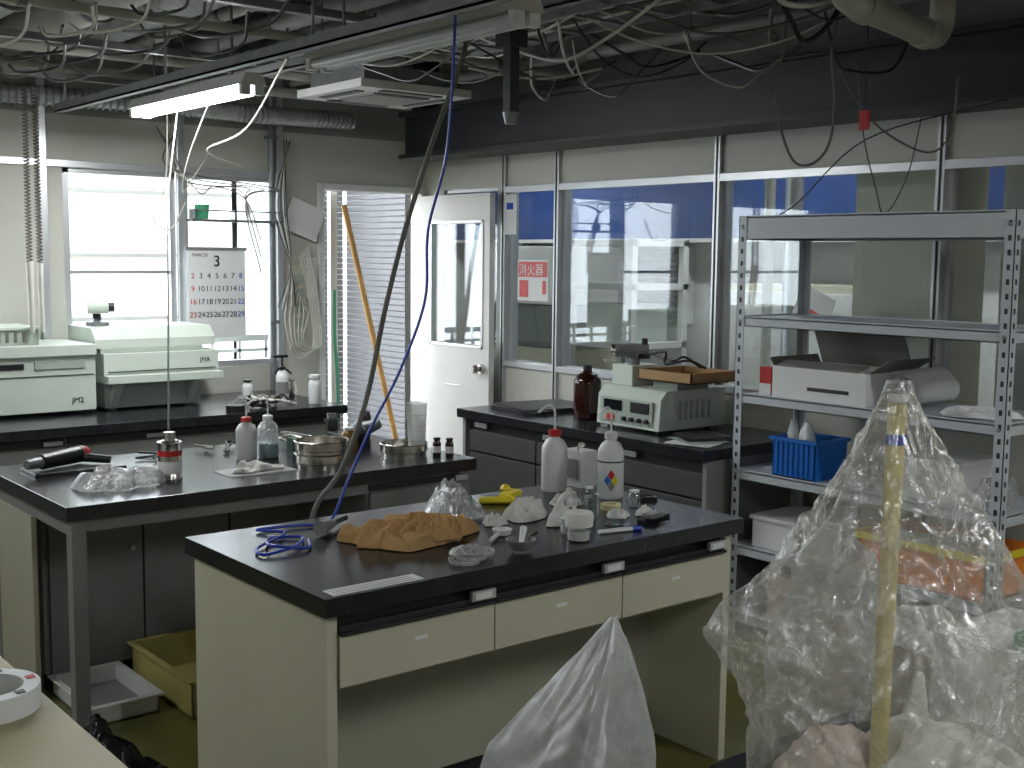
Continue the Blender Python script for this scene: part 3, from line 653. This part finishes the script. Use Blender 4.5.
def bottle(name,x,y,z,r,h,m,capm,neck=.35,capr=None,label=None,nozzle=False,dirn=(1,0)):
    b=B(name); nr=r*neck; capr=capr or nr*1.25
    b.lathe(x,y,z,[(0,0),(r*.92,0),(r,.006),(r,h*.66),(r*.96,h*.73),(r*.7,h*.83),(nr,h*.88),(nr,h*.93)],m)
    b.lathe(x,y,z+h*.90,[(capr,0),(capr,h*.10),(capr*.8,h*.11),(0,h*.11)],capm,20)
    if label: b.lathe(x,y,z,[(r*1.012,h*.2),(r*1.012,h*.55)],label)
    if nozzle:
        dx,dy=dirn; zt=z+h
        b.tube([(x,y,zt),(x,y,zt+.05),(x+.004*dx,y+.004*dy,zt+.075),(x+.025*dx,y+.025*dy,zt+.085),(x+.06*dx,y+.06*dy,zt+.06)],.004,m,8)
    return b
b=bottle('pump_bottle',3.25,6.05,.80,.036,.19,pe,blackm,.4,label=greypan); b.cyl((3.25,6.05,.99),(3.25,6.05,1.04),.006,blackm); b.box(3.19,3.28,6.035,6.065,1.04,1.055,blackm); b.done()
b=bottle('white_canister',3.316,5.80,.80,.035,.16,pe,pe,.8); b.done()
b=bottle('white_canister',3.06,6.1,.80,.03,.12,pe,blackm,.6); b.done()
b=B('bench_clutter_cables')
for i in range(12):
    x=3.06+random.uniform(-.06,.06);y=5.86+random.uniform(-.08,.06)
    b.tube([(x+random.uniform(-.12,.08),y+random.uniform(-.08,.06),.81+random.uniform(0,.05)) for _ in range(6)],.006,[blackm,wcable,cable][i%3],6)
b.done()
b=B('black_tape_reel')
b.lathe(2.82,5.76,.80,[(0,0),(.05,0),(.05,.03),(.02,.035),(0,.035)],blackm); b.done()
b=B('kettle_pot'); b.lathe(3.36,6.2,.80,[(0,0),(.05,0),(.06,.04),(.05,.09),(.02,.10),(0,.11)],steel); b.tube([(3.32,6.2,.88),(3.29,6.2,.94),(3.33,6.2,.97),(3.39,6.2,.93)],.006,blackm); b.done()

# ---------------------------------------------------------------- items on centre bench
z=.80
b=B('hot_air_gun'); b.box(1.38,1.72,4.44,4.62,z,z+.012,blackm); b.cyl((1.42,4.50,z+.045),(1.60,4.58,z+.05),.028,blackm,.032); b.cyl((1.36,4.475,z+.044),(1.42,4.50,z+.045),.018,galv,.022)
b.cyl((1.58,4.57,z+.04),(1.68,4.50,z+.03),.018,blackm,.015); b.cyl((1.585,4.572,z+.05),(1.62,4.59,z+.05),.033,red,.024); b.done(.002)
b=B('clear_plastic_bag'); b.crumple(1.57,4.12,z,.26,.2,.08,foil,11,out=.3); b.done()
b=B('solvent_tin'); b.lathe(1.77,4.154,z,[(0,0),(.045,0),(.045,.005),(.043,.008),(.043,.125),(.045,.13),(.045,.135),(.035,.135),(.03,.14),(0,.14)],steel); b.lathe(1.77,4.154,z,[(.0437,.02),(.0437,.065)],paper); b.lathe(1.77,4.154,z,[(.0438,.085),(.0438,.105)],red)
b.lathe(1.77,4.154,z+.14,[(.02,0),(.02,.03),(0,.03)],steel); b.done()
b=bottle('wash_bottle',2.18,4.36,z,.042,.17,pe,red,.4,nozzle=True,dirn=(-.8,.3)); b.done()
b=bottle('wash_bottle',2.275,4.36,z,.042,.17,foil,pe,.4,nozzle=True,dirn=(-.8,.3)); b.lathe(2.275,4.36,z,[(0,.004),(.040,.004),(.040,.06),(0,.06)],M('pale_blue_liquid',rgb(130,180,190),.1)); b.done()
def sieve(b,x,y,z,r,h,n=1):
    for i in range(n):
        zz=z+i*h
        b.lathe(x,y,zz,[(r*.95,0),(r*.95,h*.25),(r,h*.32),(r,h*.92),(r*1.03,h*.96),(r*1.0,h),(r*.96,h*.97),(r*.95,h*.35),(0,h*.33)],steel,40)
b=B('test_sieve_stack'); sieve(b,2.36,4.08,z,.105,.05,2); b.done()
b=B('test_sieve'); sieve(b,2.76,4.10,z,.098,.05,1); b.done()
b=B('graduated_beaker'); b.lathe(2.84,4.12,z+.018,[(0,0),(.032,0),(.035,.01),(.042,.185),(.046,.19),(.040,.185),(.033,.012),(0,.01)],filmw)
for i in range(6): b.lathe(2.84,4.12,z+.018,[(.0385+.0008*i,.03+.022*i),(.0385+.0008*i,.032+.022*i)],greypan)
b.done()
for (x,y) in ((2.85,3.99),(2.885,3.95)): b=bottle('reagent_vial',x,y,z,.017,.075,amber,blackm,.7,label=paper); b.done()
b=bottle('brown_flask',2.62,4.3,z,.035,.1,M('flask_amber',rgb(120,90,40),.2),pe,.5); b.done()
b=B('sample_tray'); b.box(1.95,2.22,4.02,4.18,z,z+.004,filmw); b.crumple(2.07,4.10,z+.004,.2,.10,.035,tissue,22); b.tube([(2.0,4.05,z+.02),(2.1,4.15,z+.015),(2.16,4.05,z+.012),(2.2,4.10,z+.01)],.005,wcable); b.done()
b=B('dark_green_tin'); b.box(2.37,2.41,4.33,4.38,z,z+.07,M('dark_green',rgb(40,80,60),.5)); b.done()
for i in range(5):
    b=B('instrument_cord'); xx=1.85+i*.13; b.tube([(xx+random.uniform(-.08,.08),4.60+random.uniform(-.1,.1),z+.008+random.uniform(0,.02)) for _ in range(5)],.005,[blackm,wcable,cable][i%3],6); b.done()
b=B('black_instrument_cords')
for i in range(9): b.tube([(2.50+random.uniform(-.05,.08),4.5+random.uniform(-.12,.15),z+.01+random.uniform(0,.04)) for _ in range(6)],.006,[blackm,steel,cable][i%3],6)
b.done()
b=B('desk_lamp_head'); b.box(2.66,2.78,4.42,4.55,z,z+.05,blackm); b.cyl((2.70,4.42,z+.05),(2.74,4.39,z+.09),.03,galv); b.cyl((2.78,4.45,z+.06),(2.84,4.40,z+.09),.035,galv,.02); b.cyl((2.7,4.62,z+.06),(2.74,4.60,z+.06),.06,blackm); b.cyl((2.86,4.6,z+.06),(2.90,4.58,z+.06),.06,blackm); b.done(.004)

# ---------------------------------------------------------------- items on island
b=B('crumpled_kraft_paper'); b.crumple(1.94,2.85,z,.40,.26,.062,brownp,5.1,n=130,out=.34,freq=1.25,rot=-.15,sm=False,dome=.2,angular=True,ep=16,warp=.10,decay=.30,nf=9)
b.crumple(2.02,2.80,z+.012,.20,.15,.055,brownp,8.4,n=70,out=.3,freq=1.2,rot=.5,sm=False,dome=.2,angular=True,ep=16,warp=.08,decay=.3,nf=9); b.done()
b=B('crumpled_foil_bag'); b.crumple(2.26,3.06,z,.15,.25,.10,foil,6,n=60,rot=-.5,out=.35); b.done()
b=B('yellow_sponge'); b.box(2.48,2.58,3.09,3.14,z,z+.03,yellow,rz=.5); b.cyl((2.50,3.05,z+.012),(2.40,3.12,z+.012),.012,yellow); b.cyl((2.53,3.14,z+.03),(2.53,3.14,z+.05),.022,yellow,.01); b.done(.008)
b=bottle('squeeze_bottle',2.761,3.153,z,.046,.215,pe,red,.38,nozzle=True,dirn=(-.7,.7)); b.done()
b=bottle('squeeze_bottle',2.835,2.945,z,.046,.225,pe,pe,.38,nozzle=True,dirn=(-.5,.5))
b.lathe(2.835,2.945,z,[(.0465,.125),(.0465,.13)],darkst)
th=math.atan2(-.76,-.64)
def onb(a,h,r=.0472): return (2.835+r*math.cos(th+a),2.945+r*math.sin(th+a),z+h)
for (a0,h0,mm) in ((0,.085,red),(-.28,.065,blue),(.28,.065,yellow),(0,.045,greypan)):
    v=[b.bm.verts.new(onb(a0+da,h0+dh)) for da,dh in ((0,-.018),(.26,0),(0,.018),(-.26,0))]; b.face(v,mm)
b.done()
b=B('gauze_jar'); b.lathe(2.318,2.535,z,[(0,0),(.034,0),(.036,.01),(.036,.035),(.034,.04),(.038,.045),(.040,.078),(.036,.082),(.033,.05),(0,.05)],glassc); b.lathe(2.318,2.535,z,[(0,.005),(.031,.005),(.031,.03),(0,.03)],tissue); b.lathe(2.318,2.535,z,[(.0405,.045),(.0425,.075),(.039,.085),(0,.08)],tissue); b.done()
for (x,y,sx,sy,h,sd,mm) in ((2.38,2.86,.16,.10,.065,31,tissue),(2.43,2.72,.12,.09,.07,37,tissue),(2.62,2.93,.11,.09,.05,41,tissue),(2.25,2.84,.08,.07,.04,47,tissue),(2.63,2.69,.08,.06,.03,61,tissue),(2.49,2.80,.06,.05,.05,67,glove),(2.72,2.66,.07,.05,.03,71,tissue),(2.48,2.98,.12,.08,.04,77,glove)):
    b=B('crumpled_tissue' if mm is tissue else 'crumpled_glove'); b.crumple(x,y,z,sx,sy,h,mm,sd,n=40,freq=1.1,ep=4,warp=.15,decay=.3); b.done()
b=B('masking_tape_roll'); b.lathe(2.70,2.80,z,[(.02,0),(.034,0),(.034,.018),(.02,.018),(.02,0)],M('tape_cream',rgb(205,195,150),.5),28); b.done()
b=B('steel_spatula'); b.cyl((2.17,2.62,z+.004),(2.30,2.70,z+.004),.003,steel); b.box(2.15,2.18,2.605,2.625,z+.001,z+.005,steel,rz=.5); b.done()
b=B('marker_pen'); b.cyl((2.42,2.56,z+.007),(2.53,2.53,z+.007),.007,pe); b.cyl((2.53,2.53,z+.007),(2.56,2.522,z+.007),.0078,bluec); b.done()
b=B('small_white_jar'); b.lathe(2.36,2.63,z,[(0,0),(.02,0),(.022,.005),(.022,.03),(.024,.032),(.024,.045),(0,.045)],pe); b.done()
b=B('weighing_dish'); b.lathe(2.19,2.93,z,[(0,.002),(.022,.002),(.032,.014),(.030,.015),(.021,.004),(0,.004)],pe); b.done()
b=B('mortar_bowl'); b.lathe(2.10,2.535,z,[(0,0),(.024,0),(.024,.006),(.035,.018),(.044,.036),(.041,.037),(.032,.02),(.0,.012)],greypan); b.cyl((2.10,2.535,z+.02),(2.13,2.56,z+.06),.007,pe,.010); b.done()
b=B('plastic_dish_lids'); 
for i in range(3): b.lathe(1.90+.035*i,2.53+.015*i,z+.004*i,[(0,.001),(.042,.001),(.045,.012),(.042,.012),(.04,.004),(0,.004)],foil)
b.crumple(1.95,2.57,z+.012,.12,.08,.02,foil,51,n=26); b.done()
b=bottle('glass_vial',2.60,2.80,z,.013,.055,glassc,pe,.8); b.done()
b=bottle('glass_vial',2.774,2.767,z,.02,.06,glassc,pe,.7); b.done()
b=bottle('glass_vial',2.66,2.86,z,.014,.07,glassc,pe,.8); b.done()
b=B('black_lens_cap'); b.lathe(2.90,2.83,z,[(0,0),(.035,0),(.035,.012),(.028,.015),(.025,.01),(0,.01)],blackm); b.done()
b=B('wire_brush'); b.box(2.62,2.76,2.58,2.61,z,z+.015,blackm,rz=.15); b.box(2.64,2.70,2.56,2.60,z+.015,z+.03,galv,rz=.15); b.done(.003)
b=B('small_glass_dish'); b.lathe(2.54,2.62,z,[(0,0),(.03,0),(.032,.02),(.029,.02),(.027,.004),(0,.004)],glassc); b.done()
b=B('small_beaker'); b.lathe(2.54,2.73,z,[(0,0),(.028,0),(.03,.006),(.03,.075),(.033,.08),(.028,.077),(.027,.006),(0,.005)],glassc); b.done()
b=B('plastic_scoop'); b.cyl((2.09,2.66,z+.01),(2.15,2.70,z+.012),.006,pe); b.lathe(2.18,2.72,z,[(0,.002),(.025,.004),(.03,.02),(.026,.02),(0,.006)],pe); b.done()
b=B('paper_label_strip'); b.box(1.455,1.72,2.462,2.515,z,z+.002,paper)
for i in range(3): b.box(1.465,1.70,2.468+i*.015,2.472+i*.015,z+.002,z+.0025,greypan)
b.done()
b=B('hand_brush'); b.cyl((1.74,3.02,z+.025),(1.82,3.08,z+.02),.022,greypan,.012); b.cyl((1.82,3.08,z+.02),(1.90,3.14,z+.015),.008,blackm); b.done()
b=B('white_dispenser_box'); b.box(2.86,2.935,3.12,3.22,z,z+.13,white); b.box(2.855,2.86,3.14,3.20,z+.03,z+.1,greypan); b.tube([(2.87,3.15,z+.13),(2.86,3.13,z+.16),(2.9,3.15,z+.15),(2.92,3.2,z+.13)],.004,wcable); b.done(.006)

# ---------------------------------------------------------------- items on side bench
b=bottle('amber_reagent_bottle',4.157,4.50,z,.072,.27,amber,blackm,.26); b.lathe(4.157,4.5,z+.225,[(.014,0),(.03,.005),(.03,.015),(.014,.02)],amber); b.done()
b=B('benchtop_controller')
b.prism([(4.02,z+.015),(4.48,z+.015),(4.48,z+.20),(4.07,z+.20),(4.03,z+.16)],'y',3.86,4.28,offw)
b.box(4.014,4.022,3.9,4.25,z+.03,z+.15,offw2)
b.box(4.008,4.016,4.10,4.22,z+.09,z+.14,M('display_black',rgb(20,24,28),.15)); b.box(4.008,4.016,3.92,4.04,z+.09,z+.14,blackm)
for i in range(4): b.cyl((4.014,3.93+i*.05,z+.055),(3.998,3.93+i*.05,z+.055),.011,blackm,n=14)
b.box(4.008,4.016,4.15,4.2,z+.04,z+.07,red)
for x in (4.06,4.4):
    for y in (3.9,4.22): b.cyl((x,y,z),(x,y,z+.015),.015,blackm)
for i in range(6): b.box(4.15+i*.04,4.17+i*.04,3.857,3.86,z+.06,z+.15,offw2)
b.done(.004)
b=B('microscope_head'); zz=z+.20
b.box(4.10,4.28,4.12,4.26,zz,zz+.10,offw); b.cyl((4.17,4.18,zz+.10),(4.17,4.18,zz+.15),.03,galv); b.cyl((4.10,4.24,zz+.17),(4.22,4.13,zz+.17),.035,galv); b.cyl((4.08,4.255,zz+.17),(4.10,4.24,zz+.17),.028,steel); b.box(4.14,4.22,4.12,4.2,zz+.13,zz+.155,blackm)
b.cyl((4.2,4.14,zz+.19),(4.2,4.14,zz+.23),.015,blackm)
b.tube([(4.2,4.12,zz+.15),(4.2,4.0,zz+.17),(4.15,3.95,zz+.12),(4.2,3.85,zz+.14),(4.3,3.83,zz+.10)],.006,blackm); b.tube([(4.2,4.12,zz+.17),(4.22,3.98,zz+.13),(4.25,3.92,zz+.15),(4.3,3.86,zz+.10)],.006,blackm); b.done(.004)
b=B('cardboard_tray'); b.box(4.10,4.42,3.74,4.08,zz+.04,zz+.046,card)
for q in ((4.10,4.106,3.74,4.08),(4.414,4.42,3.74,4.08),(4.10,4.42,3.74,3.746),(4.10,4.42,4.074,4.08)): b.box(*q,zz+.04,zz+.09,card)
b.box(4.16,4.38,3.88,4.04,zz,zz+.04,offw2); b.done()
b=B('black_sheet_stack')
for i in range(5): b.box(4.0,4.4,4.72,5.1,z+i*.005,z+.004+i*.005,[blackm,dkp][i%2],rz=random.uniform(-.2,.2))
b.done()
b=B('scattered_papers'); 
for i in range(4): b.box(3.9+.05*i,4.1+.05*i,3.5+.03*i,3.72+.03*i,z+i*.003,z+.002+i*.003,[paper,offw2,blackm,dkp][i],rz=random.uniform(-.6,.6))
b.done()

# ---------------------------------------------------------------- floor items, foreground
def tray(name,x0,x1,y0,y1,h,m,m2):
    b=B(name); t=.008
    b.box(x0,x1,y0,y1,0,t,m2); b.box(x0,x0+t,y0,y1,0,h,m); b.box(x1-t,x1,y0,y1,0,h,m); b.box(x0,x1,y0,y0+t,0,h,m); b.box(x0,x1,y1-t,y1,0,h,m)
    b.box(x0-.015,x1+.015,y0-.015,y0,h-.01,h,m); b.box(x0-.015,x1+.015,y1,y1+.015,h-.01,h,m); b.box(x0-.015,x0,y0,y1,h-.01,h,m); b.box(x1,x1+.015,y0,y1,h-.01,h,m)
    return b.done(.002)
tray('white_drip_tray',1.40,1.64,3.98,4.38,.07,white,greypan)
tray('yellow_plastic_tray',1.70,2.25,3.84,4.38,.14,ytray,ytray)
b=B('beige_side_table'); b.box(-.4,.74,1.2,3.0,.715,.75,tablem); 
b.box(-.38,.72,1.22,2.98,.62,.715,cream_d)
for x in (-.36,.66):
    for y in (1.25,2.9): b.box(x,x+.04,y,y+.04,0,.62,greypan)
b.done(.006)
b=B('tape_roll')
tx,ty=.625,2.35
b.lathe(tx,ty,.75,[(.068,0),(.098,0),(.098,.045),(.068,.045),(.068,0)],pe,48); b.lathe(tx,ty,.75,[(.0985,.0),(.0985,.045)],paper,48)
for a in range(6):
    t=a*1.05; b.box(tx+.083*math.cos(t)-.008,tx+.083*math.cos(t)+.008,ty+.083*math.sin(t)-.008,ty+.083*math.sin(t)+.008,.795,.797,[red,blackm][a%2])
b.done()
b=B('black_bin_bag'); b.crumple(1.24,3.50,0,.40,.36,.20,bblk,71,n=60,out=.15,ep=3); b.done()
b=B('dark_low_table'); b.box(1.76,2.26,.95,1.53,.59,.62,darkst)
for x in (1.79,2.19):
    for y in (.98,1.46): b.box(x,x+.04,y,y+.04,0,.59,darkst)
b.done(.004)
b=B('plastic_covered_stand')
cx,cy=1.945,1.27
b.lathe(cx,cy,.621,[(0,0),(.09,0),(.09,.02),(.03,.03),(0,.03)],pvc); b.cyl((cx,cy,.63),(cx+.005,cy-.005,1.37),.017,pvc); b.cyl((cx+.005,cy-.005,1.28),(cx+.005,cy-.005,1.30),.0185,bluec); b.cyl((cx+.005,cy-.005,1.36),(cx+.005,cy-.005,1.372),.019,pe)
b.crumple(cx+.12,cy-.08,.621,.40,.36,.13,tissue,93,n=50,ep=3); b.crumple(cx-.03,cy+.10,.621,.24,.22,.09,pinkp,95,n=34,ep=3)
b.bag((cx+.02,cy-.02,.622),(cx+.005,cy-.005,1.40),[(0,.022),(.05,.035),(.2,.09),(.4,.165),(.65,.235),(1,.26)],filmc,3.7,190,150,pleat=.17,lobes=((2.46,.60,.10,.13),(2.46,.36,.03,.1),(-.68,.85,.07,.3)),fine=.34)
b.done()
b=B('clear_bin_bag'); b.bag((1.47,1.82,.0),(1.645,1.69,.905),[(0,.006),(.1,.06),(.33,.165),(.7,.25),(1,.27)],filmw,9.3,130,90,pleat=.08); b.done()
for (x,y) in ((2.75,2.25),(2.95,2.2),(2.6,2.1)):
    b=B('paper_scrap'); b.crumple(x,y,0,.06,.05,.03,tissue,x*7,n=14); b.done()

# ---------------------------------------------------------------- daylight
w=D.worlds.new('sky'); S.world=w; w.use_nodes=True
bg=w.node_tree.nodes['Background']; bg.inputs[0].default_value=(.92,.96,1.0,1); bg.inputs[1].default_value=9.5
def portal(name,loc,sx,sy,rot):
    L=D.lights.new(name,'AREA'); L.shape='RECTANGLE'; L.size=sx; L.size_y=sy; L.cycles.is_portal=True
    o=D.objects.new(name,L); o.location=loc; o.rotation_euler=rot; S.collection.objects.link(o)
portal('daylight_portal',(1.175,YW+.12,1.515),1.35,1.13,(-PI/2,0,0))
portal('daylight_portal',(2.88,YW+.12,1.515),1.28,1.13,(-PI/2,0,0))
portal('daylight_portal',(4.2,YW+.12,1.01),.73,2.02,(-PI/2,0,0))

# ---------------------------------------------------------------- camera
vx=Vector((1488,112,-1202.4)).normalized(); vy=Vector((-982,138,-1202.4)).normalized(); vz=vx.cross(vy).normalized()
vy=vz.cross(vx)
R=Matrix((vx,vy,vz))
cam=D.cameras.new('camera'); co=D.objects.new('camera',cam); S.collection.objects.link(co)
cam.sensor_width=36; cam.lens=36*1202.4/1024; cam.clip_start=.05
co.matrix_world=Matrix.Translation((0,0,1.62))@R.to_4x4()
S.camera=co
S.view_settings.view_transform='Standard'; S.view_settings.exposure=0.0
